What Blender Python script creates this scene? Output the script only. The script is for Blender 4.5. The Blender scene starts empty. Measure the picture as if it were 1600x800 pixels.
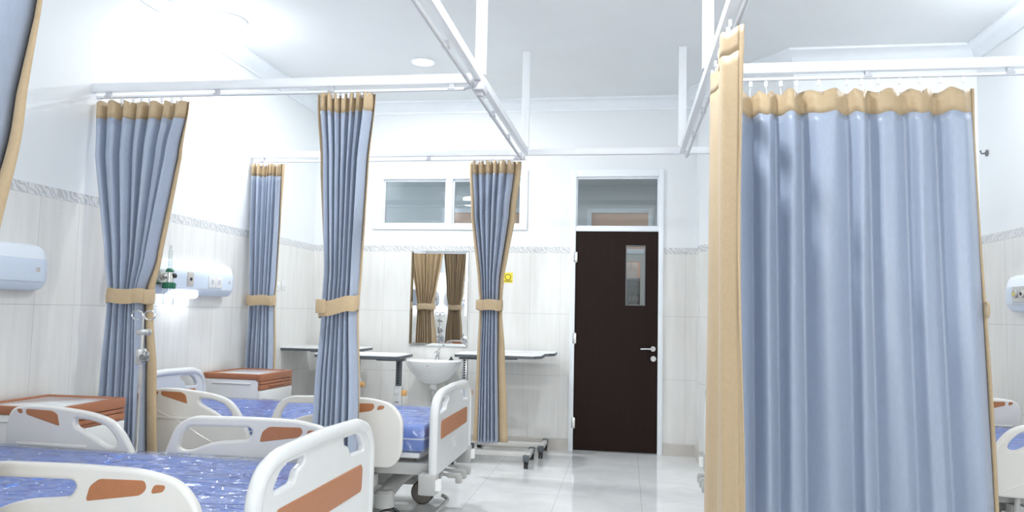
import bpy, bmesh, math, random
from math import pi, sin, cos, floor
from mathutils import Vector, Matrix
random.seed(7)
SC = bpy.context.scene
COL = SC.collection
# ---------------------------------------------------------------- camera, world, light, exposure
F_PX, PITCH, YAW, ROLL, EYE = 1180.0, 7.2772e-2, 1.51113e-1, 2.13852e-2, 1.33
fw = Vector((-sin(YAW)*cos(PITCH), cos(YAW)*cos(PITCH), sin(PITCH)))
r0 = Vector((cos(YAW), sin(YAW), 0)); u0 = r0.cross(fw)
RT = cos(ROLL)*r0 + sin(ROLL)*u0; UP = -sin(ROLL)*r0 + cos(ROLL)*u0
cam = bpy.data.cameras.new('camera'); camo = bpy.data.objects.new('camera', cam); COL.objects.link(camo)
cam.sensor_fit = 'HORIZONTAL'; cam.sensor_width = 36; cam.lens = F_PX/1600*36; cam.clip_start = 0.05
M = Matrix((RT, UP, -fw)).transposed().to_4x4(); M.translation = Vector((0, 0, EYE)); camo.matrix_world = M
SC.camera = camo
vs = SC.view_settings
vs.view_transform = 'Standard'; vs.look = 'None'; vs.gamma = 1; vs.use_curve_mapping = False
vs.exposure = 0.48
SC.cycles.use_denoising = True
SC.cycles.max_bounces = 10; SC.cycles.diffuse_bounces = 6; SC.cycles.transparent_max_bounces = 16
SC.cycles.sample_clamp_indirect = 6.0
W = bpy.data.worlds.new('World'); SC.world = W; W.use_nodes = True
W.node_tree.nodes['Background'].inputs[0].default_value = (0.80, 0.90, 1.0, 1)
W.node_tree.nodes['Background'].inputs[1].default_value = 2.0
P_WINDOW, P_DOWN, P_DOME, P_CORR = 44.0, 28.0, 6.0, 9.0
def area(name, loc, rot, sx, sy, power, col=(1, 1, 1), shape='RECTANGLE', spread=pi):
    l = bpy.data.lights.new(name, 'AREA'); l.shape = shape; l.size = sx; l.size_y = sy; l.energy = power; l.color = col; l.spread = spread
    o = bpy.data.objects.new(name, l); o.location = loc; o.rotation_euler = rot; COL.objects.link(o); return o
# daylight through the two rear windows (behind the camera)
for xx, kk in ((-1.35, .45), (1.3, 1.0)):
    area('window_daylight', (xx, -2.42, 1.95), (pi/2, 0, 0), 1.7, 1.5, P_WINDOW*kk, (1.0, 0.975, 0.94))

# ---------------------------------------------------------------- materials
def mat(name, col, rough=.5, metal=0, spec=.5, coat=0, noise=0, nscale=20, bump=0, bscale=200, trans=0, emit=None, es=0, stretch=(1, 1, 1), sheen=0):
    m = bpy.data.materials.new(name); m.use_nodes = True; nt = m.node_tree; b = nt.nodes['Principled BSDF']
    b.inputs['Base Color'].default_value = (*col, 1); b.inputs['Roughness'].default_value = rough
    b.inputs['Metallic'].default_value = metal; b.inputs['Specular IOR Level'].default_value = spec
    b.inputs['Coat Weight'].default_value = coat; b.inputs['Transmission Weight'].default_value = trans
    b.inputs['Sheen Weight'].default_value = sheen
    if emit: b.inputs['Emission Color'].default_value = (*emit, 1); b.inputs['Emission Strength'].default_value = es
    if noise or bump:
        tc = nt.nodes.new('ShaderNodeTexCoord'); mp = nt.nodes.new('ShaderNodeMapping'); mp.inputs['Scale'].default_value = stretch
        nt.links.new(tc.outputs['Object'], mp.inputs[0])
    if noise:
        n = nt.nodes.new('ShaderNodeTexNoise'); n.inputs['Scale'].default_value = nscale; n.inputs['Detail'].default_value = 4
        nt.links.new(mp.outputs[0], n.inputs['Vector'])
        r = nt.nodes.new('ShaderNodeMapRange'); r.inputs[1].default_value = .3; r.inputs[2].default_value = .7
        r.inputs[3].default_value = 1-noise; r.inputs[4].default_value = 1+noise*.6
        nt.links.new(n.outputs[0], r.inputs[0])
        x = nt.nodes.new('ShaderNodeVectorMath'); x.operation = 'SCALE'; x.inputs[0].default_value = col
        nt.links.new(r.outputs[0], x.inputs['Scale']); nt.links.new(x.outputs[0], b.inputs['Base Color'])
    if bump:
        n = nt.nodes.new('ShaderNodeTexNoise'); n.inputs['Scale'].default_value = bscale; n.inputs['Detail'].default_value = 3
        nt.links.new(mp.outputs[0], n.inputs['Vector'])
        bp = nt.nodes.new('ShaderNodeBump'); bp.inputs['Strength'].default_value = bump; bp.inputs['Distance'].default_value = .01
        nt.links.new(n.outputs[0], bp.inputs['Height']); nt.links.new(bp.outputs[0], b.inputs['Normal'])
    return m

class NT:
    def __init__(s, nt): s.nt = nt
    def n(s, t, **k):
        x = s.nt.nodes.new(t)
        for a, v in k.items(): setattr(x, a, v)
        return x
    def l(s, a, b): s.nt.links.new(a, b)
    def m(s, op, a, b=None, c=None):
        x = s.n('ShaderNodeMath', operation=op)
        for i, v in enumerate((a, b, c)):
            if v is None: continue
            if isinstance(v, (int, float)): x.inputs[i].default_value = v
            else: s.l(v, x.inputs[i])
        return x.outputs[0]
    def mix(s, f, a, b):
        x = s.n('ShaderNodeMix', data_type='RGBA')
        if isinstance(f, (int, float)): x.inputs[0].default_value = f
        else: s.l(f, x.inputs[0])
        for i, v in ((6, a), (7, b)):
            if isinstance(v, tuple): x.inputs[i].default_value = (*v, 1)
            else: s.l(v, x.inputs[i])
        return x.outputs[2]

def wall_mat(name, ax, phase):
    m = bpy.data.materials.new(name); m.use_nodes = True; T = NT(m.node_tree); b = m.node_tree.nodes['Principled BSDF']
    g = T.n('ShaderNodeNewGeometry'); sp = T.n('ShaderNodeSeparateXYZ'); T.l(g.outputs['Position'], sp.inputs[0])
    a = sp.outputs[ax]; z = sp.outputs[2]
    tile = T.m('LESS_THAN', z, 1.91)
    band = T.m('MULTIPLY', T.m('GREATER_THAN', z, 1.91), T.m('LESS_THAN', z, 1.97))
    def grout(c, ph, size, w):
        f = T.m('FRACT', T.m('DIVIDE', T.m('SUBTRACT', c, ph - 30*size), size))
        return T.m('GREATER_THAN', T.m('ABSOLUTE', T.m('SUBTRACT', f, .5)), .5 - w/size)
    gr = T.m('MAXIMUM', grout(a, phase, .3, .0012), grout(z, .11, .6, .0016))
    gr = T.m('MULTIPLY', gr, tile)
    # tile colour: pale stone with faint upright streaks
    cv = T.n('ShaderNodeCombineXYZ'); T.l(T.m('MULTIPLY', a, 9.0), cv.inputs[0]); T.l(T.m('MULTIPLY', z, .9), cv.inputs[1])
    no = T.n('ShaderNodeTexNoise'); no.inputs['Scale'].default_value = 2.2; no.inputs['Detail'].default_value = 5; T.l(cv.outputs[0], no.inputs['Vector'])
    mr = T.n('ShaderNodeMapRange'); mr.inputs[1].default_value = .35; mr.inputs[2].default_value = .65; T.l(no.outputs[0], mr.inputs[0])
    tc = T.mix(mr.outputs[0], (.725, .72, .695), (.775, .77, .75))
    # listello: pale leaves on a grey band
    cb = T.n('ShaderNodeCombineXYZ'); T.l(a, cb.inputs[0]); T.l(z, cb.inputs[1])
    n2 = T.n('ShaderNodeTexNoise'); n2.inputs['Scale'].default_value = 22; n2.inputs['Detail'].default_value = 1; n2.inputs['Distortion'].default_value = 1.6; T.l(cb.outputs[0], n2.inputs['Vector'])
    wv = T.n('ShaderNodeTexWave'); wv.inputs['Scale'].default_value = 14; wv.inputs['Distortion'].default_value = 9; wv.inputs['Detail'].default_value = 1.5; wv.inputs['Detail Scale'].default_value = 1.2
    wv.bands_direction = 'DIAGONAL'; T.l(cb.outputs[0], wv.inputs['Vector'])
    leaf = T.m('GREATER_THAN', T.m('ADD', T.m('MULTIPLY', wv.outputs[1], .6), T.m('MULTIPLY', n2.outputs[0], .7)), .66)
    bc = T.mix(leaf, (.55, .56, .57), (.72, .73, .73))
    col = T.mix(tile, (.80, .825, .84), tc)
    col = T.mix(band, col, bc)
    col = T.mix(gr, col, (.50, .50, .48))
    T.l(col, b.inputs['Base Color'])
    ro = T.m('SUBTRACT', .55, T.m('MULTIPLY', T.m('MAXIMUM', tile, band), .40)); T.l(ro, b.inputs['Roughness'])
    bp = T.n('ShaderNodeBump'); bp.invert = True; bp.inputs['Strength'].default_value = .4; bp.inputs['Distance'].default_value = .002
    T.l(gr, bp.inputs['Height']); T.l(bp.outputs[0], b.inputs['Normal'])
    return m

def floor_mat():
    m = bpy.data.materials.new('polished_floor_tile'); m.use_nodes = True; T = NT(m.node_tree); b = m.node_tree.nodes['Principled BSDF']
    g = T.n('ShaderNodeNewGeometry'); sp = T.n('ShaderNodeSeparateXYZ'); T.l(g.outputs['Position'], sp.inputs[0])
    def grout(c, ph):
        f = T.m('FRACT', T.m('DIVIDE', T.m('SUBTRACT', c, ph - 12), .6))
        return T.m('GREATER_THAN', T.m('ABSOLUTE', T.m('SUBTRACT', f, .5)), .5-.0028)
    gr = T.m('MAXIMUM', grout(sp.outputs[0], .12), grout(sp.outputs[1], .2))
    no = T.n('ShaderNodeTexNoise'); no.inputs['Scale'].default_value = 3; no.inputs['Detail'].default_value = 6; no.inputs['Distortion'].default_value = 1.5; T.l(g.outputs['Position'], no.inputs['Vector'])
    mr = T.n('ShaderNodeMapRange'); mr.inputs[1].default_value = .35; mr.inputs[2].default_value = .7; T.l(no.outputs[0], mr.inputs[0])
    c = T.mix(mr.outputs[0], (.72, .73, .73), (.80, .805, .80)); c = T.mix(gr, c, (.45, .45, .44)); T.l(c, b.inputs['Base Color'])
    b.inputs['Roughness'].default_value = .07; b.inputs['Specular IOR Level'].default_value = .6
    return m

def film_mat():
    m = bpy.data.materials.new('clear_plastic_film'); m.use_nodes = True; nt = m.node_tree; T = NT(nt)
    nt.nodes.remove(nt.nodes['Principled BSDF'])
    out = nt.nodes['Material Output']
    tc = T.n('ShaderNodeTexCoord'); mp = T.n('ShaderNodeMapping'); mp.inputs['Scale'].default_value = (3.2, 13.0, 6.0); mp.inputs['Rotation'].default_value = (0, 0, .30); T.l(tc.outputs['Object'], mp.inputs[0])
    no = T.n('ShaderNodeTexNoise', noise_type='RIDGED_MULTIFRACTAL'); no.inputs['Scale'].default_value = 1.6; no.inputs['Detail'].default_value = 5; no.inputs['Distortion'].default_value = .7; T.l(mp.outputs[0], no.inputs['Vector'])
    nb = T.n('ShaderNodeTexNoise', noise_type='RIDGED_MULTIFRACTAL'); nb.inputs['Scale'].default_value = 7; nb.inputs['Detail'].default_value = 3; nb.inputs['Distortion'].default_value = 2.0; T.l(tc.outputs['Object'], nb.inputs['Vector'])
    hgt = T.m('ADD', no.outputs[0], T.m('MULTIPLY', nb.outputs[0], .9))
    bp = T.n('ShaderNodeBump'); bp.inputs['Strength'].default_value = 1.0; bp.inputs['Distance'].default_value = .032; T.l(hgt, bp.inputs['Height'])
    tr = T.n('ShaderNodeBsdfTransparent'); tr.inputs[0].default_value = (.96, .97, 1, 1)
    gl = T.n('ShaderNodeBsdfGlossy'); gl.inputs['Roughness'].default_value = .06; T.l(bp.outputs[0], gl.inputs['Normal'])
    df = T.n('ShaderNodeBsdfDiffuse'); df.inputs[0].default_value = (.8, .85, .95, 1); T.l(bp.outputs[0], df.inputs['Normal'])
    lw = T.n('ShaderNodeLayerWeight'); lw.inputs[0].default_value = .35; T.l(bp.outputs[0], lw.inputs['Normal'])
    fac = T.m('MINIMUM', T.m('ADD', T.m('MULTIPLY', lw.outputs['Fresnel'], .8), .09), .5)
    s1 = T.n('ShaderNodeMixShader'); s1.inputs[0].default_value = .10; T.l(tr.outputs[0], s1.inputs[1]); T.l(df.outputs[0], s1.inputs[2])
    s2 = T.n('ShaderNodeMixShader'); T.l(fac, s2.inputs[0]); T.l(s1.outputs[0], s2.inputs[1]); T.l(gl.outputs[0], s2.inputs[2])
    T.l(s2.outputs[0], out.inputs[0]); return m

def glass_mat(name, tint=(1, 1, 1), refl=.12):
    m = bpy.data.materials.new(name); m.use_nodes = True; nt = m.node_tree; T = NT(nt); nt.nodes.remove(nt.nodes['Principled BSDF'])
    tr = T.n('ShaderNodeBsdfTransparent'); tr.inputs[0].default_value = (*tint, 1)
    gl = T.n('ShaderNodeBsdfGlossy'); gl.inputs['Roughness'].default_value = .01
    lw = T.n('ShaderNodeLayerWeight'); lw.inputs[0].default_value = .3
    s = T.n('ShaderNodeMixShader'); T.l(T.m('ADD', T.m('MULTIPLY', lw.outputs['Fresnel'], .5), refl), s.inputs[0]); T.l(tr.outputs[0], s.inputs[1]); T.l(gl.outputs[0], s.inputs[2])
    T.l(s.outputs[0], nt.nodes['Material Output'].inputs[0]); return m

def wood_mat(name, c1, c2, rough=.35, scale=(30, 30, 1.5)):
    m = bpy.data.materials.new(name); m.use_nodes = True; T = NT(m.node_tree); b = m.node_tree.nodes['Principled BSDF']
    tc = T.n('ShaderNodeTexCoord'); mp = T.n('ShaderNodeMapping'); mp.inputs['Scale'].default_value = scale; T.l(tc.outputs['Object'], mp.inputs[0])
    no = T.n('ShaderNodeTexNoise'); no.inputs['Scale'].default_value = 2.5; no.inputs['Detail'].default_value = 6; T.l(mp.outputs[0], no.inputs['Vector'])
    T.l(T.mix(no.outputs[0], c1, c2), b.inputs['Base Color']); b.inputs['Roughness'].default_value = rough; return m

M_LEFT = wall_mat('left_wall_finish', 1, .1); M_BACK = wall_mat('back_wall_finish', 0, -.64)
M_FLOOR = floor_mat()
M_CEIL = mat('ceiling_paint', (.82, .84, .85), .7, noise=.02, nscale=2)
M_PAINT = mat('white_paint', (.80, .82, .835), .5, noise=.02, nscale=5)
M_TRIMW = mat('white_gloss_trim', (.84, .88, .92), .3, noise=.02, nscale=6)
M_SKIRT = mat('beige_skirting_tile', (.58, .55, .51), .2, noise=.08, nscale=6)
M_DOOR = wood_mat('dark_brown_veneer', (.012, .0065, .0055), (.024, .013, .010), .5, (40, 40, 1.2))
M_DOOR.node_tree.nodes['Principled BSDF'].inputs['Specular IOR Level'].default_value = .12
M_BLUE = mat('blue_curtain_fabric', (.335, .39, .50), .36, spec=.6, noise=.05, nscale=90, bump=.05, bscale=500, sheen=.15, stretch=(1, 1, .3))
M_BEIGE = mat('beige_curtain_fabric', (.50, .375, .23), .5, spec=.35, noise=.05, nscale=60, bump=.04, bscale=500, sheen=.1)
M_TRACK = mat('white_powder_coat', (.84, .86, .89), .35, noise=.02, nscale=8)
M_RAIL = mat('grey_rail', (.55, .56, .60), .3, noise=.03, nscale=9)
M_ABS = mat('cream_bed_plastic', (.68, .67, .64), .3, coat=.15, noise=.02, nscale=7)
M_ABS2 = mat('white_bed_plastic', (.67, .685, .69), .27, coat=.2, noise=.02, nscale=7)
M_ORANGE = mat('terracotta_insert', (.40, .165, .075), .42, noise=.06, nscale=60)
M_BLUEM = mat('blue_mattress_vinyl', (.075, .19, .62), .4, noise=.05, nscale=8)
M_PIPING = mat('white_piping', (.75, .78, .82), .4, noise=.02, nscale=20)
M_FILM = film_mat()
M_STEEL = mat('bed_frame_grey', (.44, .44, .43), .4, noise=.03, nscale=12)
M_DKSTEEL = mat('dark_grey_steel', (.16, .165, .17), .4, noise=.05, nscale=15)
M_TYRE = mat('black_tyre', (.02, .02, .022), .5, noise=.05, nscale=30)
M_HUB = mat('taupe_wheel_cover', (.27, .245, .225), .45, noise=.04, nscale=20)
M_CHROME = mat('chrome', (.78, .79, .80), .12, metal=1, noise=.02, nscale=15)
M_BRUSH = mat('brushed_steel', (.62, .63, .63), .3, metal=1, noise=.05, nscale=30)
M_CABW = mat('cabinet_off_white', (.72, .725, .72), .35, noise=.02, nscale=10)
M_CABO = wood_mat('cabinet_terracotta_brown', (.33, .125, .06), (.39, .155, .078), .4, (5, 3, 14))
M_CABD = mat('handle_recess_shade', (.10, .035, .018), .5, noise=.05, nscale=20)  # darker copy of the cabinet brown, recess shade put into the colour
M_MARBLE = mat('pale_marble_top', (.72, .75, .77), .15, noise=.12, nscale=7)
M_TOPW = mat('table_white_laminate', (.80, .82, .83), .25, noise=.02, nscale=8)
M_EDGE = mat('table_grey_edge', (.10, .115, .13), .45, noise=.04, nscale=20)
M_CERAM = mat('white_ceramic', (.84, .85, .86), .08, coat=.5, noise=.01, nscale=4)
M_UNIT = mat('pale_blue_panel', (.66, .74, .86), .3, noise=.02, nscale=6)
M_UNITT = mat('white_panel_cap', (.80, .86, .92), .3, noise=.02, nscale=6)
M_WHITEP = mat('white_socket_plastic', (.80, .80, .79), .3, noise=.02, nscale=20)
M_PLATE = mat('beige_call_plate', (.58, .55, .52), .35, metal=.2, noise=.03, nscale=30)
M_BLACK = mat('black_plastic', (.015, .015, .017), .4, noise=.05, nscale=30)
M_GREEN = mat('green_plastic', (.01, .17, .09), .3, noise=.05, nscale=40)
M_YELLOW = mat('yellow_sign', (.80, .66, .05), .5, noise=.03, nscale=30)
M_GLASS = glass_mat('window_glass', (.93, .96, .97), .04)
M_CLEAR = glass_mat('clear_plastic', (.90, .93, .95), .10)
M_MIRROR = mat('mirror_silver', (.90, .92, .92), .015, metal=1, noise=.005, nscale=2)
M_PEACH = mat('peach_pane', (.78, .50, .36), .5, noise=.04, nscale=3)
M_PINKPL = mat('orange_knob', (.75, .42, .16), .4, noise=.04, nscale=20)
M_LAMP = mat('lamp_diffuser', (.9, .95, 1), .5, noise=.001, emit=(.88, .95, 1), es=30)
M_DOMEL = mat('dome_diffuser', (.9, .95, 1), .5, noise=.001, emit=(.93, .97, 1), es=33)
M_LAMPB = mat('bed_lamp_diffuser', (.9, .95, 1), .5, noise=.001, emit=(.88, .95, 1), es=6)
M_CORR = mat('corridor_paint', (.66, .69, .70), .6, noise=.03, nscale=3)
M_LEAVES = mat('foliage_outdoors', (.25, .3, .22), .7, noise=.3, nscale=2)

# ---------------------------------------------------------------- mesh helpers
def I4(): return Matrix.Identity(4)
def rbox(bm, lo, hi, bev=0, mi=0, mx=None, seg=2):
    lo, hi = Vector(lo), Vector(hi)
    r = bmesh.ops.create_cube(bm, size=1.0); vs_ = r['verts']
    c, s = (lo+hi)/2, hi-lo
    for v in vs_: v.co = Vector((v.co.x*s.x, v.co.y*s.y, v.co.z*s.z)) + c
    fs = {f for v in vs_ for f in v.link_faces}
    if bev > 0:
        es = list({e for v in vs_ for e in v.link_edges})
        rr = bmesh.ops.bevel(bm, geom=es, offset=bev, segments=seg, profile=.5, affect='EDGES', clamp_overlap=True)
        fs = {f for f in fs if f.is_valid} | set(rr['faces'])
        vs_ = list({v for f in fs for v in f.verts})
    for f in fs: f.material_index = mi
    if mx is not None: bmesh.ops.transform(bm, matrix=mx, verts=vs_)
    return vs_
def frames(pts, closed):
    n = len(pts); out = []
    up = None
    for i in range(n):
        if closed: t = pts[(i+1) % n]-pts[i-1]
        else: t = pts[min(i+1, n-1)]-pts[max(i-1, 0)]
        t.normalize()
        if up is None:
            up = Vector((0, 0, 1)) if abs(t.z) < .9 else Vector((1, 0, 0))
        s = t.cross(up)
        if s.length < 1e-6: s = t.orthogonal()
        s.normalize(); up = s.cross(t).normalized()
        out.append((s, up.copy()))
    return out
def tube(bm, pts, r, n=10, closed=False, mi=0, caps=True, ry=None):
    pts = [Vector(p) for p in pts]; fr = frames(pts, closed); rings = []
    for i, p in enumerate(pts):
        rr = r[i] if isinstance(r, (list, tuple)) else r
        s, u = fr[i]; q = (ry if ry else rr)
        rings.append([bm.verts.new(p + s*cos(2*pi*k/n)*rr + u*sin(2*pi*k/n)*q) for k in range(n)])
    m = len(rings)
    for i in range(m if closed else m-1):
        a, b = rings[i], rings[(i+1) % m]
        for k in range(n):
            f = bm.faces.new((a[k], b[k], b[(k+1) % n], a[(k+1) % n])); f.material_index = mi
    if caps and not closed:
        for rg in (rings[0][::-1], rings[-1]):
            f = bm.faces.new(rg); f.material_index = mi
    bm.normal_update()
def cyl(bm, a, b, r, n=20, mi=0): tube(bm, [a, b], r, n, mi=mi)
def lathe(bm, prof, n=28, mx=None, mi=0, sx=1, sy=1):
    rings = []; vv = []
    for r, z in prof:
        ring = [bm.verts.new((r*cos(2*pi*k/n)*sx, r*sin(2*pi*k/n)*sy, z)) for k in range(n)] if r > 1e-6 else [bm.verts.new((0, 0, z))]
        rings.append(ring); vv += ring
    for a, b in zip(rings, rings[1:]):
        for k in range(n):
            k2 = (k+1) % n
            if len(a) == 1 and len(b) == 1: continue
            if len(a) == 1: f = bm.faces.new((a[0], b[k2], b[k]))
            elif len(b) == 1: f = bm.faces.new((a[k], a[k2], b[0]))
            else: f = bm.faces.new((a[k], a[k2], b[k2], b[k]))
            f.material_index = mi
    if mx is not None: bmesh.ops.transform(bm, matrix=mx, verts=vv)
def rnd(pts, r, n=6):
    """round the corners of a closed polygon; r number or list"""
    out = []; N = len(pts)
    for i in range(N):
        p0, p, p1 = Vector(pts[i-1]), Vector(pts[i]), Vector(pts[(i+1) % N])
        rr = r[i] if isinstance(r, (list, tuple)) else r
        a, b = (p0-p), (p1-p); d = min(rr, a.length*.48, b.length*.48)
        A, B = p+a.normalized()*d, p+b.normalized()*d
        for k in range(n+1):
            t = k/n; out.append((A*(1-t)**2 + p*2*t*(1-t) + B*t*t)[:2])
    return out
def panel(loops, depth, bev, res=2):
    """flat plate with holes: mesh in XY, extruded along Z, all rims rounded"""
    cu = bpy.data.curves.new('tmp', 'CURVE'); cu.dimensions = '2D'; cu.fill_mode = 'BOTH'
    cu.extrude = max(depth/2-bev, 1e-5); cu.bevel_depth = bev; cu.bevel_resolution = res; cu.offset = -bev
    for lp in loops:
        s = cu.splines.new('POLY'); s.points.add(len(lp)-1); s.use_cyclic_u = True
        for q, (x, y) in zip(s.points, lp): q.co = (x, y, 0, 1)
    o = bpy.data.objects.new('tmp', cu); COL.objects.link(o)
    dg = bpy.context.evaluated_depsgraph_get(); me = bpy.data.meshes.new_from_object(o.evaluated_get(dg))
    bpy.data.objects.remove(o); bpy.data.curves.remove(cu)
    return me
def add_mesh(bm, me, mx, mi=0):
    n0 = len(bm.verts); f0 = len(bm.faces); bm.from_mesh(me)
    bm.verts.ensure_lookup_table(); bm.faces.ensure_lookup_table()
    bmesh.ops.transform(bm, matrix=mx, verts=bm.verts[n0:])
    for f in bm.faces[f0:]: f.material_index = mi
def XZ(y=0, x=0, z=0):   # panel plane (x, z), thickness along y
    return Matrix(((1, 0, 0, x), (0, 0, -1, y), (0, 1, 0, z), (0, 0, 0, 1)))
def YZ(x=0, y=0, z=0):   # panel plane (y, z), thickness along x
    return Matrix(((0, 0, 1, x), (1, 0, 0, y), (0, 1, 0, z), (0, 0, 0, 1)))
def rotm(axis, a, loc=(0, 0, 0)): return Matrix.Translation(loc) @ Matrix.Rotation(a, 4, axis)

def obj(name, bm, mats, parent=None, smooth=.6, loc=None):
    me = bpy.data.meshes.new(name)
    bmesh.ops.recalc_face_normals(bm, faces=bm.faces)
    bm.to_mesh(me); bm.free()
    for m in (mats if isinstance(mats, (list, tuple)) else [mats]): me.materials.append(m)
    for p in me.polygons: p.use_smooth = True
    me.set_sharp_from_angle(angle=smooth)
    o = bpy.data.objects.new(name, me); COL.objects.link(o)
    if loc: o.location = loc
    if parent: o.parent = parent
    return o
def thing(name, label, cat, loc=(0, 0, 0), rotz=0, group=None):
    o = bpy.data.objects.new(name, None); COL.objects.link(o); o.empty_display_size = .1
    o.location = loc; o.rotation_euler = (0, 0, rotz); o['label'] = label; o['category'] = cat
    if group: o['group'] = group
    return o
def tag(o, label, cat, group=None):
    o['label'] = label; o['category'] = cat
    if group: o['group'] = group
    return o
def struct(name, bm, mats, parent=None, smooth=.6):
    o = obj(name, bm, mats, parent, smooth)
    if parent is None: o['kind'] = 'structure'
    return o
B = bmesh.new
def copy_tree(o, parent=None):
    c = o.copy(); COL.objects.link(c); c.parent = parent
    for ch in list(o.children): copy_tree(ch, c)
    return c

# ---------------------------------------------------------------- room shell
XL, XR, YB, YR, H = -3.2, 2.65, 7.4, -2.5, 3.44
XC = .66             # corner right of the door
P1, P2 = (.66, 7.08), (1.30, 6.16)   # angled wall
bm = B(); rbox(bm, (XL-.15, YR-.15, -.15), (XR+.15, YB+.15, 0)); struct('floor', bm, M_FLOOR)
bm = B(); rbox(bm, (XL-.15, YR-.15, H), (XR+.15, YB+.15, H+.12)); struct('ceiling', bm, M_CEIL)
bm = B(); rbox(bm, (XL-.15, YR-.15, 0), (XL, YB+.15, H)); struct('wall_left', bm, M_LEFT)
bm = B(); rbox(bm, (XR, YR-.15, 0), (XR+.15, P2[1]+.15, H)); struct('wall_right', bm, M_LEFT)
def pierced(bm, x0, x1, z0, z1, holes, y0, y1):
    xs = sorted({x0, x1, *[h[0] for h in holes], *[h[1] for h in holes]}); zs = sorted({z0, z1, *[h[2] for h in holes], *[h[3] for h in holes]})
    for i in range(len(xs)-1):
        for j in range(len(zs)-1):
            cx, cz = (xs[i]+xs[i+1])/2, (zs[j]+zs[j+1])/2
            if any(h[0] < cx < h[1] and h[2] < cz < h[3] for h in holes): continue
            rbox(bm, (xs[i], y0, zs[j]), (xs[i+1], y1, zs[j+1]))
W1 = (-2.555, -1.0, 2.15, 2.72); D1 = (-.53, .34, 0, 2.72)
bm = B(); pierced(bm, XL, XC, 0, H, [W1, D1], YB, YB+.15); struct('wall_back', bm, M_BACK)
RW = [(-2.2, -.5, 1.2, 2.7), (.45, 2.15, 1.2, 2.7)]
bm = B(); pierced(bm, XL-.15, XR+.15, 0, H, RW, YR-.15, YR); struct('wall_rear', bm, M_BACK)
def prism(bm, poly, z0, z1, mi=0):
    a = [bm.verts.new((x, y, z0)) for x, y in poly]; b = [bm.verts.new((x, y, z1)) for x, y in poly]
    n = len(poly)
    for i in range(n): bm.faces.new((a[i], a[(i+1) % n], b[(i+1) % n], b[i])).material_index = mi
    bm.faces.new(a[::-1]); bm.faces.new(b)
bm = B(); prism(bm, [(XC, YB+.15), (XC, P1[1]), P2, (XR+.15, P2[1]), (XR+.15, YB+.15)], 0, H); struct('wall_corner', bm, M_BACK)
# cornice: stepped moulding swept along the wall tops
def moulding(name, path, prof, m, closed=False):
    bm = B(); rings = []; n = len(path); path = [Vector(p) for p in path]
    for i, p in enumerate(path):
        d0 = (p-path[i-1]).normalized() if i > 0 else None
        d1 = (path[i+1]-p).normalized() if i < n-1 else None
        def nrm(d): return Vector((d.y, -d.x))
        if d0 is None: off = nrm(d1)
        elif d1 is None: off = nrm(d0)
        else:
            a, b = nrm(d0), nrm(d1); off = (a+b)/(1+a.dot(b))
        rings.append([bm.verts.new((p.x+off.x*q, p.y+off.y*q, z)) for q, z in prof])
    k = len(prof)
    for a, b in zip(rings, rings[1:]):
        for j in range(k): bm.faces.new((a[j], b[j], b[(j+1) % k], a[(j+1) % k]))
    bm.faces.new(rings[0][::-1]); bm.faces.new(rings[-1])
    return struct(name, bm, m)
CP = [(-.003, H-.115), (.014, H-.115), (.016, H-.098), (.03, H-.085), (.05, H-.05), (.085, H-.022), (.105, H-.016), (.107, H+.004), (-.003, H+.004)]
moulding('trim_1', [(XL, YR), (XL, YB), (XC, YB), P1, P2, (XR, P2[1]), (XR, YR)], CP, M_TRIMW)
SK = [(-.003, 0), (.010, 0), (.010, .105), (.006, .11), (-.003, .11)]
moulding('baseboard_left', [(XL, YR), (XL, YB), (-.54, YB)], SK, M_SKIRT)
moulding('baseboard_right', [(.348, YB), (XC, YB), P1, P2, (XR, P2[1]), (XR, YR)], SK, M_SKIRT)
# rear windows (behind the camera, seen only as reflections)
for k, (a, b, c, d) in enumerate(RW):
    bm = B()
    for lo, hi in (((a, c), (a+.05, d)), ((b-.05, c), (b, d)), ((a+.05, c), (b-.05, c+.05)), ((a+.05, d-.05), (b-.05, d)), (((a+b)/2-.025, c+.05), ((a+b)/2+.025, d-.05))):
        rbox(bm, (lo[0], YR-.1, lo[1]), (hi[0], YR-.03, hi[1]), .004)
    struct('window_%d' % (k+2), bm, M_TRIMW)
# back-wall clerestory window
bm = B(); a, b, c, d = -2.575, -.98, 2.135, 2.735
yf0, yf1 = YB-.018, YB+.10
for lo, hi in (((a, c), (a+.1, d)), ((b-.07, c), (b, d)), ((a+.1, c), (b-.07, c+.055)), ((a+.1, d-.085), (b-.07, d)), ((-1.815, c+.055), (-1.747, d-.085))):
    rbox(bm, (lo[0], yf0, lo[1]), (hi[0], yf1, hi[1]), .004)
w1 = struct('window_1', bm, M_TRIMW)
for x0, x1 in ((-2.475, -1.815), (-1.747, -1.05)):
    bm = B()
    for lo, hi in (((x0, 2.19), (x0+.014, 2.65)), ((x1-.014, 2.19), (x1, 2.65)), ((x0+.014, 2.19), (x1-.014, 2.204)), ((x0+.014, 2.628), (x1-.014, 2.65))):
        rbox(bm, (lo[0], YB+.015, lo[1]), (hi[0], YB+.05, hi[1]), .003)
    s = obj('sash', bm, M_TRIMW, w1)
    bm = B(); rbox(bm, (x0+.01, YB+.03, 2.198), (x1-.01, YB+.036, 2.634)); obj('pane', bm, M_GLASS, s)
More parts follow.
